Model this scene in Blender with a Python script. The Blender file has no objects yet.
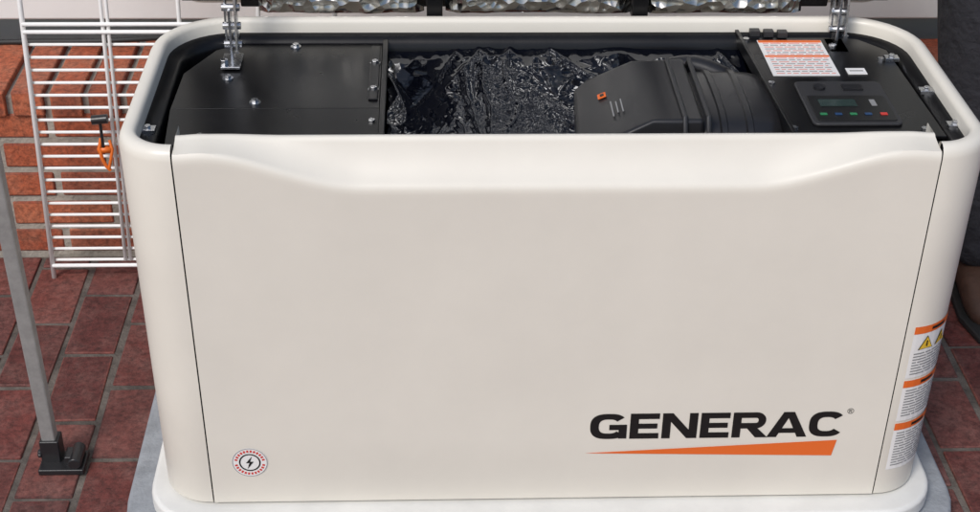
import bpy, bmesh, math, random, mathutils
from mathutils import Vector, Matrix
random.seed(7)
sc=bpy.context.scene
COL=sc.collection
R2=math.radians
# ---------------------------------------------------------------- materials
def mat(name,col,rough=.5,metal=0.,var=0.,vscale=8.,bump=0.,bscale=60.,coat=0.,spec=.5,col2=None,detail=4,dist=.01,rvar=0.):
    m=bpy.data.materials.new(name);m.use_nodes=True
    nt=m.node_tree;N=nt.nodes;L=nt.links;b=N['Principled BSDF']
    b.inputs['Base Color'].default_value=(*col,1);b.inputs['Roughness'].default_value=rough
    b.inputs['Metallic'].default_value=metal;b.inputs['Coat Weight'].default_value=coat
    b.inputs['Specular IOR Level'].default_value=spec
    tc=N.new('ShaderNodeTexCoord')
    if var>0 or col2:
        n=N.new('ShaderNodeTexNoise');n.inputs['Scale'].default_value=vscale;n.inputs['Detail'].default_value=detail
        n.inputs['Roughness'].default_value=.65
        L.new(tc.outputs['Object'],n.inputs['Vector'])
        r=N.new('ShaderNodeValToRGB');r.color_ramp.elements[0].position=.32;r.color_ramp.elements[1].position=.68
        c2=col2 if col2 else tuple(c*(1-var) for c in col)
        r.color_ramp.elements[0].color=(*c2,1);r.color_ramp.elements[1].color=(*col,1)
        L.new(n.outputs['Fac'],r.inputs['Fac']);L.new(r.outputs['Color'],b.inputs['Base Color'])
        if rvar>0:
            mr=N.new('ShaderNodeMapRange');mr.inputs['To Min'].default_value=rough-rvar;mr.inputs['To Max'].default_value=rough+rvar
            L.new(n.outputs['Fac'],mr.inputs['Value']);L.new(mr.outputs['Result'],b.inputs['Roughness'])
    if bump>0:
        n2=N.new('ShaderNodeTexNoise');n2.inputs['Scale'].default_value=bscale;n2.inputs['Detail'].default_value=5
        L.new(tc.outputs['Object'],n2.inputs['Vector'])
        bp=N.new('ShaderNodeBump');bp.inputs['Strength'].default_value=bump;bp.inputs['Distance'].default_value=dist
        L.new(n2.outputs['Fac'],bp.inputs['Height']);L.new(bp.outputs['Normal'],b.inputs['Normal'])
    return m
CREAM=mat('cream_powdercoat',(.79,.75,.665),.36,var=.06,vscale=4.5,bump=.06,bscale=380,dist=.001,rvar=.07,detail=8)
CREAMB=mat('cream_base',(.78,.775,.74),.55,var=.12,vscale=9,bump=.1,bscale=90,dist=.002)
PAD=mat('composite_pad',(.34,.36,.385),.8,var=.3,vscale=25,bump=.4,bscale=160,dist=.004)
BLACK=mat('black_sheet',(.006,.006,.007),.30,var=.4,vscale=10,bump=.08,bscale=300,dist=.001,rvar=.09,spec=.38)
BLACKM=mat('black_matte',(.006,.006,.007),.7,spec=.3)
PLAST=mat('black_plastic',(.016,.016,.018),.33,bump=.12,bscale=500,dist=.001,spec=.5)
PLASTG=mat('grey_plastic',(.030,.030,.032),.5)
STEEL=mat('zinc_steel',(.66,.67,.69),.27,metal=1,var=.3,vscale=60,rvar=.1)
ALU=mat('dull_aluminium',(.42,.42,.41),.5,metal=.5,var=.25,vscale=40)
WIRE=mat('white_vinyl_wire',(.87,.87,.86),.4)
WHITE=mat('label_white',(.82,.81,.79),.5,var=.04)
INK=mat('black_ink',(.010,.010,.010),.4)
INKG=mat('grey_ink',(.26,.26,.26),.6)
ORANGE=mat('orange_ink',(.78,.15,.025),.45)
YEL=mat('yellow_ink',(.85,.55,.05),.5)
RED=mat('red_ink',(.62,.05,.04),.5)
PINK=mat('pale_red_ink',(.68,.28,.24),.5)
MORT=mat('paving_mortar',(.17,.145,.125),.95,var=.6,vscale=18,bump=.6,bscale=150,dist=.006)
MORTW=mat('wall_mortar',(.40,.36,.31),.95,var=.35,vscale=25,bump=.6,bscale=120,dist=.006)
GREENL=mat('green_key',(.03,.22,.09),.4)
BLUEL=mat('blue_key',(.02,.06,.15),.4)
ORP=mat('orange_plastic',(.75,.16,.02),.4)
RENDERW=mat('painted_render',(.66,.68,.65),.85,var=.15,vscale=5,bump=.3,bscale=60,dist=.004)
RUB=mat('rubber_cable',(.02,.02,.02),.6)

def brickmat(name,stops,dust,dk=.6):
    m=bpy.data.materials.new(name);m.use_nodes=True
    nt=m.node_tree;N=nt.nodes;L=nt.links;b=N['Principled BSDF'];b.inputs['Roughness'].default_value=.7
    g=N.new('ShaderNodeNewGeometry');r=N.new('ShaderNodeValToRGB')
    cr=r.color_ramp
    while len(cr.elements)<len(stops): cr.elements.new(.5)
    for i,(p,c) in enumerate(stops): cr.elements[i].position=p;cr.elements[i].color=(*c,1)
    L.new(g.outputs['Random Per Island'],r.inputs['Fac'])
    tc=N.new('ShaderNodeTexCoord')
    n=N.new('ShaderNodeTexNoise');n.inputs['Scale'].default_value=13;n.inputs['Detail'].default_value=10;n.inputs['Roughness'].default_value=.78
    L.new(tc.outputs['Object'],n.inputs['Vector'])
    rr=N.new('ShaderNodeValToRGB');rr.color_ramp.elements[0].position=.44;rr.color_ramp.elements[1].position=.70
    L.new(n.outputs['Fac'],rr.inputs['Fac'])
    mx=N.new('ShaderNodeMixRGB');mx.inputs['Color2'].default_value=(*dust,1)
    ml=N.new('ShaderNodeMath');ml.operation='MULTIPLY';ml.inputs[1].default_value=dk
    L.new(rr.outputs['Color'],ml.inputs[0]);L.new(ml.outputs[0],mx.inputs['Fac']);L.new(r.outputs['Color'],mx.inputs['Color1'])
    n3=N.new('ShaderNodeTexNoise');n3.inputs['Scale'].default_value=90;n3.inputs['Detail'].default_value=6;n3.inputs['Roughness'].default_value=.75
    L.new(tc.outputs['Object'],n3.inputs['Vector'])
    mr=N.new('ShaderNodeMapRange');mr.inputs['From Min'].default_value=.3;mr.inputs['From Max'].default_value=.6;mr.inputs['To Min'].default_value=.3;mr.inputs['To Max'].default_value=1.1
    L.new(n3.outputs['Fac'],mr.inputs['Value'])
    m3=N.new('ShaderNodeMixRGB');m3.blend_type='MULTIPLY';m3.inputs['Fac'].default_value=1
    L.new(mx.outputs['Color'],m3.inputs['Color1']);L.new(mr.outputs['Result'],m3.inputs['Color2'])
    L.new(m3.outputs['Color'],b.inputs['Base Color'])
    ad=N.new('ShaderNodeMath');ad.operation='ADD';L.new(n.outputs['Fac'],ad.inputs[0]);L.new(n3.outputs['Fac'],ad.inputs[1])
    bp=N.new('ShaderNodeBump');bp.inputs['Strength'].default_value=.7;bp.inputs['Distance'].default_value=.004
    L.new(ad.outputs[0],bp.inputs['Height']);L.new(bp.outputs['Normal'],b.inputs['Normal'])
    return m
PAVE=brickmat('paver_clay',[(0,(.085,.024,.021)),(.25,(.175,.042,.034)),(.5,(.115,.030,.026)),(.75,(.215,.062,.048)),(1,(.14,.055,.050))],(.25,.135,.115),.6)
WALLB=brickmat('wall_brick_clay',[(0,(.24,.045,.022)),(.4,(.43,.095,.04)),(.75,(.50,.135,.06)),(1,(.28,.075,.045))],(.45,.26,.17),.4)

def wrinkle(name,col,rough,metal,ior,strength,scale,sy=.5):
    m=bpy.data.materials.new(name);m.use_nodes=True
    nt=m.node_tree;N=nt.nodes;L=nt.links;b=N['Principled BSDF']
    b.inputs['Base Color'].default_value=(*col,1);b.inputs['Metallic'].default_value=metal;b.inputs['Roughness'].default_value=rough
    b.inputs['IOR'].default_value=ior
    tc=N.new('ShaderNodeTexCoord');mp=N.new('ShaderNodeMapping');mp.inputs['Scale'].default_value=(1,sy,1)
    L.new(tc.outputs['Object'],mp.inputs['Vector'])
    n=N.new('ShaderNodeTexNoise');n.noise_type='RIDGED_MULTIFRACTAL';n.inputs['Scale'].default_value=scale;n.inputs['Detail'].default_value=4;n.inputs['Distortion'].default_value=.5
    v2=N.new('ShaderNodeTexVoronoi');v2.inputs['Scale'].default_value=scale*2.2
    L.new(mp.outputs['Vector'],n.inputs['Vector']);L.new(mp.outputs['Vector'],v2.inputs['Vector'])
    k=N.new('ShaderNodeMath');k.operation='MULTIPLY';k.inputs[1].default_value=.25;L.new(n.outputs['Fac'],k.inputs[0])
    a=N.new('ShaderNodeMath');a.operation='ADD';L.new(k.outputs[0],a.inputs[0]);L.new(v2.outputs['Distance'],a.inputs[1])
    bp=N.new('ShaderNodeBump');bp.inputs['Strength'].default_value=strength;bp.inputs['Distance'].default_value=.012
    L.new(a.outputs[0],bp.inputs['Height']);L.new(bp.outputs['Normal'],b.inputs['Normal'])
    return m
FOILD=wrinkle('black_gloss_film',(.002,.0025,.005),.045,0,1.60,.16,16,.45)
FOILD.node_tree.nodes['Principled BSDF'].inputs['Specular Tint'].default_value=(.80,.86,1,1)
FOILS=wrinkle('silver_foil',(.42,.415,.40),.24,1,1.5,.8,24,1)

# ---------------------------------------------------------------- helpers
def empty(name):
    e=bpy.data.objects.new(name,None);COL.objects.link(e);return e
def obj(name,verts,faces,mats,parent=None,smooth=False,fm=None,bevel=0,auto=None):
    me=bpy.data.meshes.new(name);me.from_pydata([tuple(v) for v in verts],[],faces)
    if not isinstance(mats,(list,tuple)): mats=[mats]
    for m in mats: me.materials.append(m)
    if fm:
        for i,p in enumerate(me.polygons): p.material_index=fm[i]
    me.update()
    bm=bmesh.new();bm.from_mesh(me);bmesh.ops.recalc_face_normals(bm,faces=bm.faces);bm.to_mesh(me);bm.free()
    for p in me.polygons: p.use_smooth=smooth
    o=bpy.data.objects.new(name,me);COL.objects.link(o)
    if parent: o.parent=parent
    if bevel:
        b=o.modifiers.new('b','BEVEL');b.width=bevel;b.segments=3;b.limit_method='ANGLE';b.angle_limit=R2(35)
        if smooth is False:
            for p in me.polygons:p.use_smooth=True
            b.harden_normals=True
    return o
class MB:
    def __init__(s): s.v=[];s.f=[];s.m=[]
    def box(s,c,d,rot=None,mi=0):
        n=len(s.v);M=rot if rot else Matrix.Identity(3)
        for x in(-.5,.5):
            for y in(-.5,.5):
                for z in(-.5,.5):
                    s.v.append(Vector(c)+M@Vector((x*d[0],y*d[1],z*d[2])))
        for f in[(0,1,3,2),(4,6,7,5),(0,4,5,1),(2,3,7,6),(0,2,6,4),(1,5,7,3)]:
            s.f.append(tuple(n+i for i in f));s.m.append(mi)
    def cyl(s,a,b,r,seg=10,r2=None,mi=0,cap=True):
        a=Vector(a);b=Vector(b);r2=r if r2 is None else r2
        d=(b-a).normalized();u=d.orthogonal().normalized();w=d.cross(u);n=len(s.v)
        for i in range(seg):
            t=2*math.pi*i/seg;q=u*math.cos(t)+w*math.sin(t)
            s.v.append(a+q*r);s.v.append(b+q*r2)
        for i in range(seg):
            j=(i+1)%seg;s.f.append((n+2*i,n+2*j,n+2*j+1,n+2*i+1));s.m.append(mi)
        if cap:
            s.f.append(tuple(n+2*i for i in range(seg))[::-1]);s.m.append(mi)
            s.f.append(tuple(n+2*i+1 for i in range(seg)));s.m.append(mi)
    def tube(s,pts,r,seg=8,mi=0):
        pts=[Vector(p) for p in pts];n=len(s.v);up=None
        for k,p in enumerate(pts):
            d=(pts[min(k+1,len(pts)-1)]-pts[max(k-1,0)]).normalized()
            u=d.orthogonal().normalized() if up is None else (up-d*up.dot(d)).normalized()
            up=u;w=d.cross(u)
            for i in range(seg):
                t=2*math.pi*i/seg;s.v.append(p+(u*math.cos(t)+w*math.sin(t))*r)
        for k in range(len(pts)-1):
            for i in range(seg):
                j=(i+1)%seg;s.f.append((n+k*seg+i,n+k*seg+j,n+(k+1)*seg+j,n+(k+1)*seg+i));s.m.append(mi)
    def prism(s,poly,z0,z1,mi=0):
        n=len(s.v);k=len(poly)
        for x,y in poly:s.v.append(Vector((x,y,z0)))
        for x,y in poly:s.v.append(Vector((x,y,z1)))
        s.f.append(tuple(n+i for i in range(k))[::-1]);s.m.append(mi)
        s.f.append(tuple(n+k+i for i in range(k)));s.m.append(mi)
        for i in range(k):
            j=(i+1)%k;s.f.append((n+i,n+j,n+k+j,n+k+i));s.m.append(mi)
    def out(s,name,mats,parent=None,smooth=False,bevel=0):
        return obj(name,s.v,s.f,mats,parent,smooth,s.m,bevel)
def rrect(x0,x1,y0,y1,r,seg=8):
    P=[]
    for cx,cy,a in[(x1-r,y0+r,-90),(x1-r,y1-r,0),(x0+r,y1-r,90),(x0+r,y0+r,180)]:
        for i in range(seg+1):
            t=R2(a+90*i/seg);P.append((cx+r*math.cos(t),cy+r*math.sin(t)))
    return P
# ---------------------------------------------------------------- ground & walls
ground=obj('ground',[(-40,-40,-.006),(40,-40,-.006),(40,40,-.006),(-40,40,-.006)],[(0,1,2,3)],mat('far_ground',(.2,.12,.1),.9,var=.3,vscale=6))
pv=empty('brick_paving')
obj('mortar_bed',[(-2.6,-2.2,0.0035),(2.6,-2.2,0.0035),(2.6,.88,0.0035),(-2.6,.88,0.0035)],[(0,1,2,3)],MORT,pv)
mb=MB();px,py=.104,.208;j=.0115
for i in range(-25,26):
    for k in range(-11,5):
        x=i*px+.02;y=k*py+(py/2 if i%2 else 0)
        y0=y-py/2+j/2;y1=min(y+py/2-j/2,.872)
        if y1-y0<.02: continue
        e=lambda:random.uniform(-.002,.002)
        rot=Matrix.Rotation(random.uniform(-.016,.016),3,'Z')@Matrix.Rotation(random.uniform(-.012,.012),3,'Y')
        mb.box((x+e(),(y0+y1)/2+e(),.001+random.uniform(-.001,.0015)),(px-j+e(),y1-y0,.012),rot)
mb.out('pavers',[PAVE],pv,bevel=.0028)
bw=empty('brick_wall')
WY=.88;WH=.378
mb=MB();mb.box((0,WY+.122,WH/2-.006),(5.2,.240,WH-.016));mb.out('wall_core',[MORTW],bw)
mb=MB();c=.0645
for r in range(5):
    z=.012+c*r
    x=-2.6-(.105 if r%2 else 0)
    while x<2.6:
        mb.box((x+.1,WY+.05+random.uniform(-.0015,.0015),z+c/2),(.197+random.uniform(-.003,.003),.104,c-.013),Matrix.Rotation(random.uniform(-.008,.008),3,'Y'));x+=.211
x=-2.6
while x<2.6:
    mb.box((x+.031,WY+.12,WH-.026+random.uniform(-.001,.001)),(.060,.262,.052));x+=.0735
mb.out('wall_bricks',[WALLB],bw,bevel=.004)
rw=empty('painted_wall')
mb=MB();mb.box((0,WY+.40,1.4),(5.2,.1,2.8));mb.out('wall_face',[RENDERW],rw)
mb=MB();mb.box((0,WY+.30,.47),(5.2,.098,.1));mb.out('plinth_board',[WHITE],rw,bevel=.006)
mb=MB();mb.tube([(-1.6+.05*i,WY+.215+.012*math.sin(i*.7),WH+.012+.008*math.sin(i*.45)) for i in range(40)],.006)
mb.out('power_cable',[RUB],None,True)

# ---------------------------------------------------------------- generator
G=empty('standby_generator')
ZB,ZT=.08,.69
def tap(x,z): return x*(1-.02*(ZT-z)/.61)
YB=.492;XF=.5285
def path(n=10):
    P=[];rf=.078;rb=.125;yf=.002
    P.append((-XF,yf))
    for i in range(0,n+1):
        t=R2(270-90*i/n);P.append((-.61+rf+rf*math.cos(t),yf+rf+rf*math.sin(t)))
    for i in range(n+1):
        t=R2(180-90*i/n);P.append((-.61+rb+rb*math.cos(t),YB-rb+rb*math.sin(t)))
    L=list(P);return L+[(-x,y) for x,y in reversed(L)]
PTH=path()
def normals(P):
    O=[]
    for i in range(len(P)):
        a=Vector(P[max(i-1,0)]);b=Vector(P[min(i+1,len(P)-1)]);d=(b-a).normalized()
        O.append((d.y,-d.x))
    return O
NRM=normals(PTH)
sg=1 if NRM[len(PTH)//2][1]<0 else -1
NRM=[(a*sg,b*sg) for a,b in NRM]
def sweep(name,prof,mats,fm,parent=G):
    v=[];f=[];mi=[];k=len(prof)
    for (x,y),(nx,ny) in zip(PTH,NRM):
        for o,z in prof: v.append((tap(x+nx*o,z),y+ny*o,z))
    for i in range(len(PTH)-1):
        for q in range(k-1):
            f.append((i*k+q,i*k+q+1,(i+1)*k+q+1,(i+1)*k+q));mi.append(fm[q])
    return obj(name,v,f,mats,parent,True,mi)
sweep('cabinet_shell',[(.02,ZB),(.001,ZB),(0,ZB+.002),(0,.3),(0,.5),(0,.672),(.002,.681),(.006,.687),(.012,ZT),(.020,ZT),(.024,.688),(.026,.683),(.026,.664)],[CREAM],[0]*12)
sweep('cabinet_liner',[(.0245,.668),(.042,.664),(.046,.655),(.05,.645),(.052,.5),(.052,.1)],[BLACK],[0]*5)
mb=MB();mb.box((0,.25,.40),(1.06,.44,.02));mb.out('engine_bay_floor',[BLACKM],G)
mb=MB();mb.box((0,.065,.38),(1.04,.02,.55));mb.out('front_bulkhead',[BLACKM],G)
mb=MB();mb.box((0,.45,.35),(1.0,.02,.55));mb.out('rear_bulkhead',[BLACKM],G)
def ss(a,b,x):
    t=max(0,min(1,(x-a)/(b-a)));return t*t*(3-2*t)
NX=180;v=[];f=[]
def prof(x):
    ax=abs(x);w=1-ss(.27,.49,ax)
    end=ss(.38,.46,ax)*(1-ss(.49,.526,ax))
    zt=ZT+.001+.002*end
    zs=zt-.012-.047*w
    P=[(.03,ZB),(.004,ZB),(.001,ZB+.001),(0,ZB+.004),(0,.2),(0,.35),(0,.5),(0,.57),(0,.60),(0,zs-.016)]
    P+=[(.0000,zs-.010),(.0005,zs-.004),(.0018,zs),(.0045,zs+.004)]
    for i in range(1,11):
        t=i/11
        y=.0045+.0365*(.6*t+.4*math.sin(t*math.pi/2));z=zs+.004+(zt-zs-.006)*(.6*t+.4*(1-math.cos(t*math.pi/2)))
        P.append((y,z))
    P+=[(.0415,zt-.001),(.0435,zt),(.048,zt),(.050,zt-.002),(.050,.62)]
    return P
for i in range(NX+1):
    x=-.526+1.052*i/NX
    for y,z in prof(x): v.append((tap(x,z),y,z))
K=len(prof(0))
for i in range(NX):
    for q in range(K-1): f.append((i*K+q,i*K+q+1,(i+1)*K+q+1,(i+1)*K+q))
for side in(0,NX):
    x=-.526+1.052*side/NX
    b=len(v)
    for y,z in prof(x):
        v.append((tap(x,z)+(0),max(y,.0)+.03,z))
    for q in range(K-1): f.append((side*K+q,side*K+q+1,b+q+1,b+q))
o=obj('front_door',v,f,[CREAM],G,True)
es=o.modifiers.new('es','EDGE_SPLIT');es.split_angle=R2(50)
mb=MB()
for s in(-1,1): mb.box((s*.524,.030,.385),(.03,.004,.6))
mb.out('seam_shadow_strips',[BLACKM],G)  # black strips behind the door gaps stand in for the seams' shadow line
mb=MB();mb.prism(rrect(-.622,.622,-.038,.53,.10),.042,.075);mb.out('base_frame',[CREAMB],G,bevel=.008)
mb=MB();mb.prism(rrect(-.665,.665,-.075,.60,.14),0.0105,.040);mb.out('mounting_pad',[PAD],G,bevel=.008)
mb=MB()
for s in(-1,1): mb.box((s*.40,-.042,.060),(.10,.012,.018))
mb.out('fork_pockets',[CREAMB],G,bevel=.003)

# --- top left cover plate
def plate(name,poly,z,th,m,bev=.0015):
    mb=MB();mb.prism(poly,z-th,z);return mb.out(name,[m],G,bevel=bev)
plate('cover_plate',[(-.558,.205),(-.252,.205),(-.252,.452),(-.47,.452),(-.515,.42),(-.555,.33)],.657,.004,BLACK,.0008)
obj('cover_plate_front',[(-.558,.2045,.6565),(-.252,.2045,.6565),(-.252,.07,.651),(-.55,.07,.651)],[(0,1,2,3)],[BLACK],G)
mb=MB();mb.box((-.247,.26,.655),(.008,.39,.016));mb.out('bay_divider',[BLACK],G,bevel=.001)
mb=MB();mb.box((-.262,.33,.6585),(.014,.20,.003));mb.out('divider_flange',[BLACK],G,bevel=.001)
mb=MB()
for x,y in[(-.485,.31),(-.436,.224),(-.504,.118),(-.262,.268),(-.262,.366),(-.262,.165),(-.482,.40),(-.39,.432)]:
    z=.6575 if y>.2 else .6525
    mb.cyl((x,y,z-.002),(x,y,z+.0015),.0085,16);mb.cyl((x,y,z+.0015),(x,y,z+.0055),.0055,6)
mb.out('plate_bolts',[STEEL],G,bevel=.0004)
mb=MB()
for (x,y) in[(-.585,.115),(-.50,.455),(.582,.238),(.56,.36),(.59,.12)]:
    mb.box((x*.985,y,.667),(.022,.016,.006));mb.cyl((x*.985,y,.669),(x*.985,y,.674),.005,6)
mb.out('rim_clips',[STEEL],G,bevel=.0006)

# --- film covered baffle in bay
N1,N2=220,130;v=[];f=[]
def nz(x,y,s): return mathutils.noise.noise(Vector((x*s,y*s,3.1)))
def baf(x,y):
    q=(y-.11)/.37
    a=math.exp(-((x+.08)/.075)**2)
    r1=1-abs(nz(x+.35*y,y*.30,9))*2;r2=1-abs(nz(x+7-.3*y,y*.45+2,22))*2;r3=1-abs(nz(x*1.1+3,y*.8+2,45))*2
    return .602+.050*q+.003*max(r1,0)**7+(.0005+.0030*a)*max(r2,0)**3+(.0002+.0012*a)*max(r3,0)**3+.004*nz(x,y,3)
for i in range(N1+1):
    for q in range(N2+1):
        x=-.242+.57*i/N1;y=.11+.37*q/N2
        v.append((x,y,baf(x,y)))
for i in range(N1):
    for q in range(N2): a=i*(N2+1)+q;f.append((a,a+N2+1,a+N2+2,a+1))
obj('film_baffle',v,f,[FOILD],G,True)
mb=MB();mb.box((.03,.480,.650),(.57,.01,.03));mb.out('bay_back_rail',[BLACK],G,bevel=.001)

# --- air filter housing
A=empty('air_filter_housing');A.parent=G;A.location=(-.022,-.012,-.017)
def hull(name,pts,m,bev,par):
    bm=bmesh.new()
    for p in pts:bm.verts.new(p)
    bmesh.ops.convex_hull(bm,input=bm.verts);
    bmesh.ops.dissolve_limit(bm,angle_limit=.02,verts=bm.verts,edges=bm.edges)
    me=bpy.data.meshes.new(name);bm.to_mesh(me);bm.free();me.materials.append(m)
    for p in me.polygons:p.use_smooth=True
    o=bpy.data.objects.new(name,me);COL.objects.link(o);o.parent=par
    b=o.modifiers.new('b','BEVEL');b.width=bev;b.segments=4;b.limit_method='ANGLE';b.angle_limit=R2(25);b.harden_normals=True
    return o
hull('filter_box',[(.052,.12,.59),(.062,.33,.59),(.085,.37,.59),(.24,.37,.59),(.24,.12,.59),
 (.058,.13,.640),(.068,.33,.650),(.090,.358,.655),(.24,.355,.693),(.24,.14,.690),(.165,.14,.690),(.160,.348,.693)],PLAST,.006,A)
v=[];f=[];NB=28;xs=[.225,.235,.25,.262,.264,.272,.274,.30,.302,.310,.312,.335,.352,.362,.368]
rs=[.90,.97,1,1,1.04,1.04,1,1,1.04,1.04,1,.98,.93,.85,.7]
for x,r in zip(xs,rs):
    for k in range(NB):
        t=2*math.pi*k/NB
        cc=math.copysign(abs(math.cos(t))**.6,math.cos(t));sn=math.copysign(abs(math.sin(t))**.6,math.sin(t))
        v.append((x+.004,.250+.118*r*cc,.620+.066*r*sn))
for a in range(len(xs)-1):
    for k in range(NB):
        q=(k+1)%NB;f.append((a*NB+k,a*NB+q,(a+1)*NB+q,(a+1)*NB+k))
f.append(tuple(range(NB)));f.append(tuple((len(xs)-1)*NB+k for k in range(NB)))
o=obj('filter_cover',v,f,[PLAST],A,True);e=o.modifiers.new('es','EDGE_SPLIT');e.split_angle=R2(40)
mb=MB()
mb.tube([(.20+.010*i,.365+.010*math.sin(i*.35),.660+.012*math.sin(i*.3)) for i in range(12)],.016,14)
mb.out('intake_duct',[PLAST],A,True)
mb=MB()
for x in(.212,.246): mb.tube([(x,.12,.60),(x,.122,.66),(x,.14,.693),(x,.25,.695),(x,.34,.696),(x,.372,.66)],.004,8)
mb.box((.056,.20,.61),(.018,.05,.02));mb.box((.050,.14,.622),(.018,.016,.045));mb.box((.056,.28,.615),(.014,.03,.02))
mb.out('filter_clips',[PLASTG],A,bevel=.001)
ang_=math.atan2(.042,.096);rt=Matrix.Rotation(-ang_,3,'Y')
def fz(x): return .6472+(x-.065)*(.043/.098)
mb=MB();mb.box((.105,.270,fz(.105)+.0032),(.013,.015,.0012),rt,0)
mb.box((.105,.270,fz(.105)+.0044),(.006,.007,.001),rt,2)
for dx,w_ in((.115,.050),(.122,.036),(.129,.042)): mb.box((dx,.215,fz(dx)+.0032),(.002,w_,.001),rt,1)
mb.out('filter_decal',[ORANGE,INKG,INK],A)

# --- control panel
plate('control_plate',[(.338,.100),(.322,.468),(.50,.468),(.555,.40),(.562,.09)],.664,.006,BLACK)
mb=MB();mb.box((.332,.285,.662),(.006,.39,.02),Matrix.Rotation(R2(2.5),3,'Z'));mb.out('control_plate_flange',[BLACK],G,bevel=.001)
mb=MB();mb.box((.404,.368,.6650),(.104,.138,.0012),None,0)
mb.box((.404,.431,.6660),(.102,.008,.0008),None,1);mb.box((.404,.372,.6660),(.102,.005,.0008),None,1)
for r in range(17):
    y=.423-.0073*r
    if abs(y-.372)<.005: continue
    x0=.358;
    while x0<.448:
        w=random.uniform(.006,.02);w=min(w,.452-x0)
        if w>.004: mb.box((x0+w/2,y,.6659),(w-.002,.0017,.0006),None,3 if r%2==0 else 2)
        x0+=w+.0015
for (lx,ly,lw,lh) in[(.485,.315,.030,.022)]:
    mb.box((lx,ly,.6650),(lw,lh,.0012),None,0);mb.box((lx,ly,.6659),(lw*.7,.003,.0006),None,2)
mb.out('instruction_label',[WHITE,ORANGE,INKG,PINK],G)
mb=MB();mb.prism(rrect(.376,.508,.122,.270,.010),.664,.669);mb.out('controller_bezel',[PLASTG],G,bevel=.002)
mb=MB();mb.prism(rrect(.384,.501,.130,.215,.005),.6692,.6705);mb.out('controller_face',[INK],G,bevel=.0005)
mb=MB();mb.box((.425,.188,.6712),(.055,.022,.001),None,0)
for i in range(4): mb.box((.396+.022*i,.150,.6712),(.010,.006,.001),None,1 if i%2 else 2)
mb.box((.478,.188,.6712),(.008,.02,.001),None,3)
mb.box((.485,.150,.6712),(.010,.007,.001),None,5)
mb.cyl((.41,.243,.668),(.41,.243,.673),.009,16,mi=4);mb.box((.46,.243,.670),(.03,.018,.004),None,4)
mb.out('controller_keys',[mat('lcd',(.03,.05,.045),.2),BLUEL,GREENL,INKG,PLAST,RED],G)
mb=MB()
for i in range(3): mb.box((.352+.022*i,.459-.003*i,.670),(.016,.014,.010))
mb.out('circuit_breakers',[PLASTG],G,bevel=.001)
mb=MB()
for x,y in[(.346,.115),(.343,.27),(.335,.44),(.535,.11),(.535,.36),(.50,.45)]:
    mb.cyl((x,y,.664),(x,y,.668),.0055,6)
mb.out('control_screws',[STEEL],G)

# --- open lid
Lp=empty('open_lid');Lp.parent=G
zl=.672;ly=-.040
def vprism(poly,y0,y1,name,m,par,bev=.004):
    mb=MB();mb.prism([(a,b) for a,b in poly],0,1)
    vs=[(p.x,y0+(y1-y0)*p.z,p.y) for p in mb.v]
    return obj(name,vs,mb.f,[m],par,False,mb.m,bev)
vprism(rrect(-.60,.60,zl+.012,zl+.52,.05),.585+ly,.625+ly,'lid_shell',CREAM,Lp,.012)
mb=MB();mb.box((-.53,.555+ly,zl+.29),(.09,.05,.5));mb.box((.53,.555+ly,zl+.29),(.09,.05,.5));mb.box((0,.575+ly,zl+.27),(.97,.016,.51))
mb.out('lid_frame',[BLACK],Lp,bevel=.003)
for (x0,x1) in[(-.455,-.185),(-.150,.165),(.172,.44)]:
    v=[];f=[];n1,n2=70,80
    for i in range(n1+1):
        for q in range(n2+1):
            x=x0+(x1-x0)*i/n1;z=zl+.010+.48*q/n2
            ed=min(i,n1-i,q*2+4,n2-q)/6.;y=.566+ly-.016*min(1,ed)-.006*nz(x,z,20)-.004*abs(nz(x,z+4,45))
            v.append((x,y,z))
    for i in range(n1):
        for q in range(n2): a=i*(n2+1)+q;f.append((a,a+n2+1,a+n2+2,a+1))
    obj('lid_foil_insulation',v,f,[FOILS],Lp,True)
mb=MB()
for x in(-.168,.168): mb.box((x,.55+ly,zl+.25),(.026,.03,.49))
mb.out('lid_ribs',[BLACK],Lp,bevel=.002)
mb=MB()
for x in(-.36,-.02,.34): mb.cyl((x-.025,.512,.665),(x+.025,.512,.665),.008,12)
mb.out('hinges',[STEEL],G)
for s,x in((-1,-.484),(1,.478)):
    mb=MB()
    y0=.345 if s<0 else .40
    mb.box((x+.0,y0+.035,.70),(.004,.028,.09));mb.box((x,y0+.02,.662),(.03,.055,.004))
    mb.box((x+.010,y0+.045,.86),(.004,.022,.36),Matrix.Rotation(R2(-8),3,'X'))
    mb.box((x-.008,y0+.05,.80),(.003,.018,.22),Matrix.Rotation(R2(-4),3,'X'))
    for z in(.685,.715,.745): mb.cyl((x-.012,y0+.035,z),(x+.016,y0+.035,z),.006,10)
    mb.cyl((x-.01,y0+.005,.664),(x-.01,y0+.005,.672),.0065,6)
    mb.out('lid_support_strut',[STEEL],G,bevel=.0008)

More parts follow.
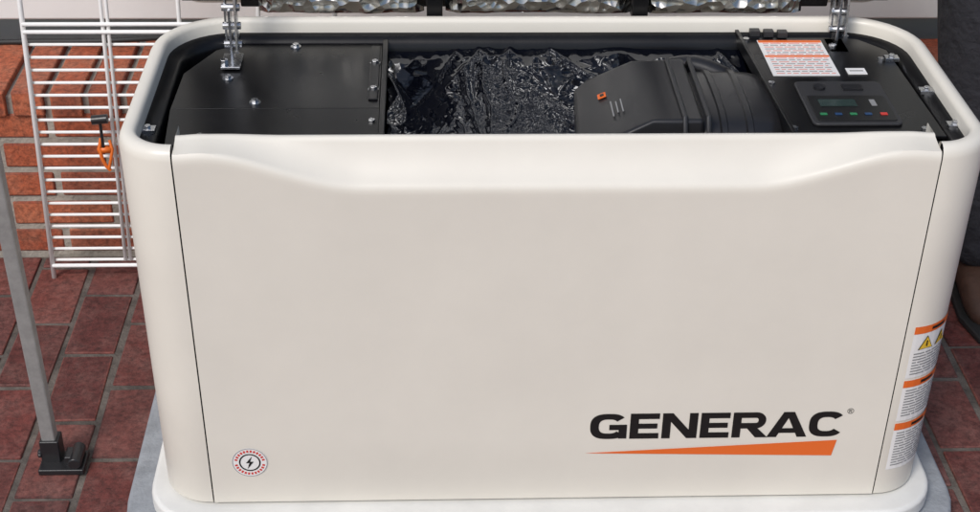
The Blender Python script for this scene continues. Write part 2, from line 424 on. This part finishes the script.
# --- graphics on door
YF=-.0009
def flat(mb,poly,y,mi=0):
    n=len(mb.v)
    for x,z in poly: mb.v.append(Vector((x,y,z)))
    mb.f.append(tuple(range(n,n+len(poly))));mb.m.append(mi)
H=.0475;T=.0130;TH=.0104
mb=MB();cx=.0625;z0=.197
def L(poly,layer=0): flat(mb,[(cx+a,z0+b) for a,b in poly],YF-.0002*layer)
def rect(a,b,c,d,layer=0): L([(a,b),(c,b),(c,d),(a,d)],layer)
def ring(w,h,a0,a1,ex=2.7,n=40,ox=0,oz=0):
    P=[]
    for i in range(n+1):
        t=R2(a0+(a1-a0)*i/n);c=math.cos(t);s=math.sin(t)
        k=2/ex
        f=lambda q:math.copysign(abs(q)**k,q)
        P.append(((ox+w/2+w/2*f(c),oz+h/2+h/2*f(s)),(ox+w/2+(w/2-T)*f(c),oz+h/2+(h/2-TH)*f(s))))
    for (a,b),(c,d) in zip(P,P[1:]): L([a,c,d,b])
def lE(w):
    rect(0,0,T,H);rect(T,0,w,TH);rect(T,H-TH,w,H);rect(T,H/2-TH*.46,w*.94,H/2+TH*.46)
def lG(w):
    ring(w,H,38,322);rect(w*.52,H*.36,w,H*.36+TH*.95,1);rect(w-T*.95,H*.0+.001,w,H*.37,2)
def lC(w): ring(w,H,36,324)
def lN(w):
    L([(0,0),(T,0),(T,H*.66),(w-T*1.2,0),(w,0),(w,H),(w-T,H),(w-T,H*.34),(T*1.2,H),(0,H)])
def lA(w):
    t=T*1.15;L([(0,0),(t,0),(w/2,H*.76),(w-t,0),(w,0),(w/2+t*.55,H),(w/2-t*.55,H)]);rect(w*.22,H*.17,w*.78,H*.17+TH*.85,1)
def lR(w):
    rect(0,0,T,H)
    h=H*.64;zb=H-h;P=[];w2=w*.97;r=h/2;n=14
    P.append(((T,H),(T,H-TH)))
    for i in range(n+1):
        t=R2(90-180*i/n);P.append(((w2-r+r*math.cos(t),zb+r+r*math.sin(t)),(w2-r+(r-T*.9)*math.cos(t),zb+r+(r-TH)*math.sin(t))))
    P.append(((T,zb),(T,zb+TH)))
    for (a,b),(c,d) in zip(P,P[1:]): L([a,c,d,b])
    L([(w*.42,zb+.001),(w*.42+T*1.25,zb+.001),(w+.003,0),(w+.003-T*1.45,0)],1)
for fn,w in((lG,.056),(lE,.0445),(lN,.054),(lE,.0445),(lR,.0525),(lA,.062),(lC,.054)):
    if fn is lA: cx-=.003
    fn(w);cx+=w+.0047
    if fn is lA: cx-=.003
mb.out('logo_lettering',[INK],G)
def text(name,body,x,z,h,w,m,par,y=YF):
    cu=bpy.data.curves.new(name,'FONT');cu.body=body;cu.size=1
    o=bpy.data.objects.new(name,cu);COL.objects.link(o)
    bpy.context.view_layer.update()
    me=bpy.data.meshes.new_from_object(o);bpy.data.objects.remove(o)
    xs=[q.co.x for q in me.vertices];ys=[q.co.y for q in me.vertices]
    a,b,c0,d=min(xs),max(xs),min(ys),max(ys)
    for q in me.vertices: q.co=(x+(q.co.x-a)/(b-a)*w,y,z+(q.co.y-c0)/(d-c0)*h)
    me.materials.clear();me.materials.append(m)
    o=bpy.data.objects.new(name,me);COL.objects.link(o);o.parent=par
text('registered_mark','®',.454,.240,.010,.010,INK,G)
mb=MB();flat(mb,[(.056,.170),(.440,.160),(.445,.190)],YF);mb.out('logo_wedge',[ORANGE],G)
mb=MB()
def disc(mb,cx,cz,r,y,mi,seg=40,r0=None):
    n=len(mb.v)
    if r0 is None:
        flat(mb,[(cx+r*math.cos(2*math.pi*i/seg),cz+r*math.sin(2*math.pi*i/seg)) for i in range(seg)],y,mi)
    else:
        for i in range(seg):
            t=2*math.pi*i/seg
            mb.v.append(Vector((cx+r*math.cos(t),y,cz+r*math.sin(t))));mb.v.append(Vector((cx+r0*math.cos(t),y,cz+r0*math.sin(t))))
        for i in range(seg):
            q=(i+1)%seg;mb.f.append((n+2*i,n+2*q,n+2*q+1,n+2*i+1));mb.m.append(mi)
sx,sz=-.456,.160
disc(mb,sx,sz,.0275,-.0006,0);disc(mb,sx,sz,.0268,-.0010,3,r0=.0258)
for i in range(26):
    if i%13 in(0,): continue
    t=2*math.pi*i/26;c_,s_=math.cos(t),math.sin(t);r=.0213;w=.0016;h=.0021
    flat(mb,[(sx+c_*(r-h)-s_*w,sz+s_*(r-h)+c_*w),(sx+c_*(r-h)+s_*w,sz+s_*(r-h)-c_*w),(sx+c_*(r+h)+s_*w,sz+s_*(r+h)-c_*w),(sx+c_*(r+h)-s_*w,sz+s_*(r+h)+c_*w)],-.0010,1)
disc(mb,sx,sz,.0165,-.0010,2,r0=.0142)
flat(mb,[(sx+.004,sz+.012),(sx-.006,sz-.001),(sx-.0005,sz-.001),(sx+.0005,sz+.002)],-.0012,2)
flat(mb,[(sx-.0005,sz-.001),(sx+.006,sz+.002),(sx-.004,sz-.012),(sx-.0015,sz-.003)],-.0014,2)
flat(mb,[(sx-.0005,sz-.001),(sx+.0005,sz+.002),(sx+.006,sz+.002)],-.0016,2)
mb.out('round_sticker',[WHITE,RED,INK,INKG],G)

RP=[p for p in PTH if p[0]>0][::-1]
RP=[p for i,p in enumerate(RP) if i==0 or math.dist(p,RP[i-1])>1e-6]
cum=[0]
for a,b in zip(RP,RP[1:]): cum.append(cum[-1]+math.dist(a,b))
def onpath(s):
    for i in range(len(RP)-1):
        if s<=cum[i+1]:
            t=(s-cum[i])/(cum[i+1]-cum[i]);a,b=Vector(RP[i]),Vector(RP[i+1]);p=a.lerp(b,t)
            def nn(k):
                k0,k1=max(k-1,0),min(k+1,len(RP)-1);d=(Vector(RP[k1])-Vector(RP[k0])).normalized();return Vector((d.y,-d.x))
            n=nn(i).lerp(nn(i+1),t).normalized();return p,n
def patch(mb,s0,s1,z0,z1,off,mi):
    k=max(2,int((s1-s0)/.006)+1);n=len(mb.v)
    for i in range(k+1):
        p,nm=onpath(s0+(s1-s0)*i/k)
        for z in(z0,z1):
            mb.v.append(Vector((tap(p.x+nm.x*off,z),p.y+nm.y*off,z)))
    for i in range(k): a=n+2*i;mb.f.append((a,a+2,a+3,a+1));mb.m.append(mi)
def tri(mb,s,z,r,off,mi):
    n=len(mb.v)
    for ds,dz in((-r,-r*.8),(r,-r*.8),(0,r)):
        p,nm=onpath(s+ds);mb.v.append(Vector((tap(p.x+nm.x*off,z+dz),p.y+nm.y*off,z+dz)))
    mb.f.append((n,n+1,n+2));mb.m.append(mi)
mb=MB();S0,S1=.012,.108
for (z1,z0) in[(.395,.302),(.298,.222),(.218,.128)]:
    patch(mb,S0,S1,z0,z1,.0008,0)
    patch(mb,S0,S1,z1-.013,z1,.0014,1)
    patch(mb,S0+.03,S0+.06,z1-.009,z1-.004,.0019,3)
    zz=z1-.018
    if z1>.39:
        for s in(.024,.056):
            tri(mb,S0+s,zz-.013,.0135,.0022,3);tri(mb,S0+s,zz-.0133,.0115,.0027,2);patch(mb,S0+s-.0012,S0+s+.0012,zz-.018,zz-.008,.0034,3)
        zz-=.030
    while zz>z0+.008:
        s=S0+.006
        while s<S1-.012:
            w=random.uniform(.008,.03);w=min(w,S1-.006-s);patch(mb,s,s+w-.002,zz-.0020,zz,.0014,4);s+=w
        zz-=.0052
mb.out('warning_labels',[WHITE,ORANGE,YEL,INK,INKG],G)

# ---------------------------------------------------------------- wire shelf rack leaning at wall
mb=MB();YR=.80
def xl(z): return -.932+.022*z
for s in range(20):
    z=.045+.0254*s
    mb.cyl((xl(z),YR+.02*z,z),(-.36,YR+.02*z,z),.0030,8)
for dx,z0,z1,r in((0,.0,1.1,.0050),(.145,.04,1.1,.0036),(.155,.04,1.1,.0034),(.285,.04,1.1,.004),(.43,.04,1.1,.004),(.57,.04,1.1,.0045)):
    mb.cyl((xl(z0)+dx,YR-.005+.02*z0,z0+.006),(xl(z1)+dx,YR-.005+.02*z1,z1),r,8)
for z in(.036,.53,.545,1.06): mb.cyl((xl(z),YR-.008+.02*z,z),(-.36,YR-.008+.02*z,z),.004,8)
for i in range(14):
    z=.70+.0254*i;mb.cyl((xl(z),YR+.02*z,z),(-.36,YR+.02*z,z),.0029,8)
mb.out('wire_shelf',[WIRE],None,True)
cl=empty('spring_clamp')
mb=MB()
mb.tube([(-.800,.785,.322),(-.804,.778,.306),(-.801,.775,.285),(-.795,.775,.268),(-.788,.776,.258)],.0036,8)
mb.tube([(-.785,.785,.318),(-.780,.778,.302),(-.785,.775,.28),(-.79,.775,.262)],.003,8)
mb.box((-.795,.782,.300),(.026,.014,.010));mb.out('clamp_jaws',[ORP],cl,True)
mb=MB();mb.cyl((-.812,.78,.362),(-.782,.78,.365),.009,12);mb.cyl((-.797,.78,.305),(-.797,.78,.362),.0032,8);mb.out('clamp_handle',[PLAST],cl,bevel=.001)

# ---------------------------------------------------------------- canopy leg
cp=empty('canopy_leg')
mb=MB();a=Vector((-.812,.2,.03));b=Vector((-.868,.2,2.1));d=(b-a)
ang=math.atan2(d.x,d.z)
mb.box((a+b)/2,(.023,.023,d.length),Matrix.Rotation(ang,3,'Y'));mb.out('leg_tube',[ALU],cp,bevel=.003)
mb=MB();mb.box((-.812,.2,.036),(.032,.032,.05));mb.box((-.793,.19,.0135),(.075,.055,.011));mb.box((-.775,.19,.026),(.026,.03,.020))
mb.cyl((-.77,.165,.028),(-.77,.215,.028),.011,14);mb.cyl((-.833,.19,.034),(-.826,.19,.034),.008,10)
mb.out('leg_foot',[PLAST],cp,bevel=.004)

# ---------------------------------------------------------------- standing person
PR=empty('standing_person');PR.location=(-.028,0,0)
DEN=mat('dark_trousers',(.026,.026,.033),.9,var=.3,vscale=14,bump=.6,bscale=45,dist=.015)
SH=mat('navy_shirt',(.05,.06,.09),.85,bump=.4,bscale=30,dist=.01)
SKIN=mat('skin',(.50,.30,.21),.55,var=.1)
HAIR=mat('brown_hair',(.05,.03,.02),.7,bump=.6,bscale=90)
SHOE=mat('brown_leather',(.09,.045,.03),.55,var=.4,vscale=30,bump=.3,bscale=80,dist=.004)
def skin(name,V,E,Rr,m,sub=2,root=0):
    me=bpy.data.meshes.new(name);me.from_pydata(V,E,[]);o=bpy.data.objects.new(name,me);COL.objects.link(o);o.parent=PR
    me.materials.append(m)
    o.modifiers.new('s','SKIN')
    bpy.context.view_layer.update()
    for i,r in enumerate(Rr):
        q=me.skin_vertices[0].data[i];q.radius=(r,r) if not isinstance(r,tuple) else r;q.use_root=(i==root)
    o.modifiers['s'].use_smooth_shade=True
    s=o.modifiers.new('ss','SUBSURF');s.levels=sub;s.render_levels=sub
    return o
skin('trousers',[(1.03,.74,.98),(1.03,.74,1.06),(.92,.74,.93),(.865,.73,.70),(.880,.71,.48),(.915,.715,.28),(.938,.715,.07),
 (1.13,.74,.93),(1.15,.74,.72),(1.17,.73,.48),(1.18,.745,.28),(1.19,.75,.07)],
 [(0,1),(0,2),(2,3),(3,4),(4,5),(5,6),(0,7),(7,8),(8,9),(9,10),(10,11)],
 [.13,.14,.12,.115,.095,.078,.068,.11,.10,.08,.07,.065],DEN)
skin('shirt',[(1.03,.74,1.06),(1.03,.74,1.25),(1.03,.73,1.40),(1.03,.73,1.50),(.87,.73,1.45),(.80,.72,1.30),(.77,.69,1.18),(1.19,.73,1.45),(1.25,.72,1.30),(1.28,.69,1.18)],
 [(0,1),(1,2),(2,3),(2,4),(4,5),(5,6),(2,7),(7,8),(8,9)],[.15,.145,.15,.07,.075,.058,.05,.075,.058,.05],SH)
def arm(sx_,ex,ey,wx,wy,wz,sgn,nm):
    skin(nm,[(sx_,.69,1.20),(ex,ey,1.12),(wx,wy,wz)],[(0,1),(1,2)],[.042,.038,.026],SKIN)
    V=[(wx,wy,wz),(wx,wy-.04,wz-.02),(wx,wy-.085,wz-.035)];E=[(0,1),(1,2)];Rr=[.026,(.036,.018),(.038,.016)]
    skin(nm+'_palm',V,E,Rr,SKIN)
    for i in range(4):
        ox=(-.027+.018*i)*sgn;l=[.034,.040,.037,.028][i]
        skin(nm+'_finger_%d'%(i+1),[(wx+ox,wy-.07,wz-.03),(wx+ox,wy-.08-l,wz-.04),(wx+ox,wy-.08-l*1.7,wz-.06),(wx+ox,wy-.08-l*2,wz-.085)],[(0,1),(1,2),(2,3)],[.009,.009,.008,.007],SKIN,1)
    skin(nm+'_thumb',[(wx-.02*sgn,wy-.03,wz-.02),(wx-.05*sgn,wy-.06,wz-.03),(wx-.055*sgn,wy-.09,wz-.045)],[(0,1),(1,2)],[.012,.010,.008],SKIN,1)
arm(.77,.76,.66,.80,.46,1.08,1,'forearm_a');arm(1.28,1.29,.66,1.26,.45,1.08,-1,'forearm_b')
skin('neck_and_head',[(1.03,.73,1.48),(1.03,.725,1.56),(1.03,.72,1.62),(1.03,.715,1.69),(1.03,.72,1.75)],[(0,1),(1,2),(2,3),(3,4)],[.06,.055,(.072,.075),(.080,.095),(.07,.08)],SKIN)
skin('hair',[(1.03,.755,1.64),(1.03,.75,1.71),(1.03,.735,1.775)],[(0,1),(1,2)],[.07,(.088,.092),(.07,.08)],HAIR)
mb=MB();mb.cyl((1.03,.635,1.675),(1.03,.612,1.655),.008,10,.014)
for s in(-1,1): mb.box((1.03+s*.082,.725,1.67),(.014,.035,.055))
mb.out('nose_and_ears',[SKIN],PR,bevel=.005)
mb=MB()
for s in(-1,1): mb.cyl((1.03+s*.03,.650,1.69),(1.03+s*.03,.632,1.69),.010,12)
mb.box((1.03,.642,1.628),(.045,.01,.008));mb.out('eyes_and_mouth',[mat('eye_dark',(.12,.05,.04),.4)],PR)
for X in(.935,1.20):
    Y=.70 if X<1 else .74
    skin('shoe',[(X,Y+.06,.045),(X,Y,.06),(X-.005,Y-.08,.042),(X-.01,Y-.15,.032)],[(0,1),(1,2),(2,3)],[(.042,.04),(.045,.05),(.05,.036),(.042,.026)],SHOE)
    mb=MB();mb.prism([(X-.045,Y+.10),(X-.05,Y),(X-.06,Y-.10),(X-.045,Y-.18),(X-.01,Y-.20),(X+.03,Y-.18),(X+.045,Y-.10),(X+.04,Y),(X+.04,Y+.10)],.0095,.024)
    mb.out('shoe_sole',[RUB],PR,bevel=.005)

# ---------------------------------------------------------------- light
w=bpy.data.worlds.new('World');sc.world=w;w.use_nodes=True
nt=w.node_tree;bg=nt.nodes['Background'];sk=nt.nodes.new('ShaderNodeTexSky');sk.sky_type='NISHITA';sk.sun_disc=False
EL,AZ=R2(46),R2(212)
sk.sun_elevation=EL;sk.sun_rotation=AZ;sk.air_density=1.0;sk.dust_density=2.0
nt.links.new(sk.outputs['Color'],bg.inputs['Color']);bg.inputs['Strength'].default_value=.12
sd=bpy.data.lights.new('sun','SUN');sd.energy=2.1;sd.angle=R2(18);sd.color=(1,.975,.945)
so=bpy.data.objects.new('sun',sd);COL.objects.link(so)
dirv=Vector((math.sin(AZ)*math.cos(EL),math.cos(AZ)*math.cos(EL),math.sin(EL)))
so.rotation_euler=dirv.to_track_quat('Z','Y').to_euler();so.location=dirv*6
# ---------------------------------------------------------------- camera
pi_,ya,ro=.554,.047,-.017
F=Vector((math.sin(ya)*math.cos(pi_),math.cos(ya)*math.cos(pi_),-math.sin(pi_)))
Rv=Vector((math.cos(ya),-math.sin(ya),0));U=Rv.cross(F)
c_,s_=math.cos(ro),math.sin(ro)
X=Rv*c_-U*s_;Y=Rv*s_+U*c_
cd=bpy.data.cameras.new('camera');co=bpy.data.objects.new('camera',cd);COL.objects.link(co)
M=Matrix((X,Y,-F)).transposed().to_4x4();M.translation=Vector((-.181,-1.858,1.631));co.matrix_world=M
cd.sensor_width=36;cd.lens=36*1533/980;cd.shift_y=26/980;cd.clip_start=.05;cd.clip_end=300
sc.camera=co
sc.view_settings.view_transform='Standard';sc.view_settings.look='None';sc.view_settings.exposure=0
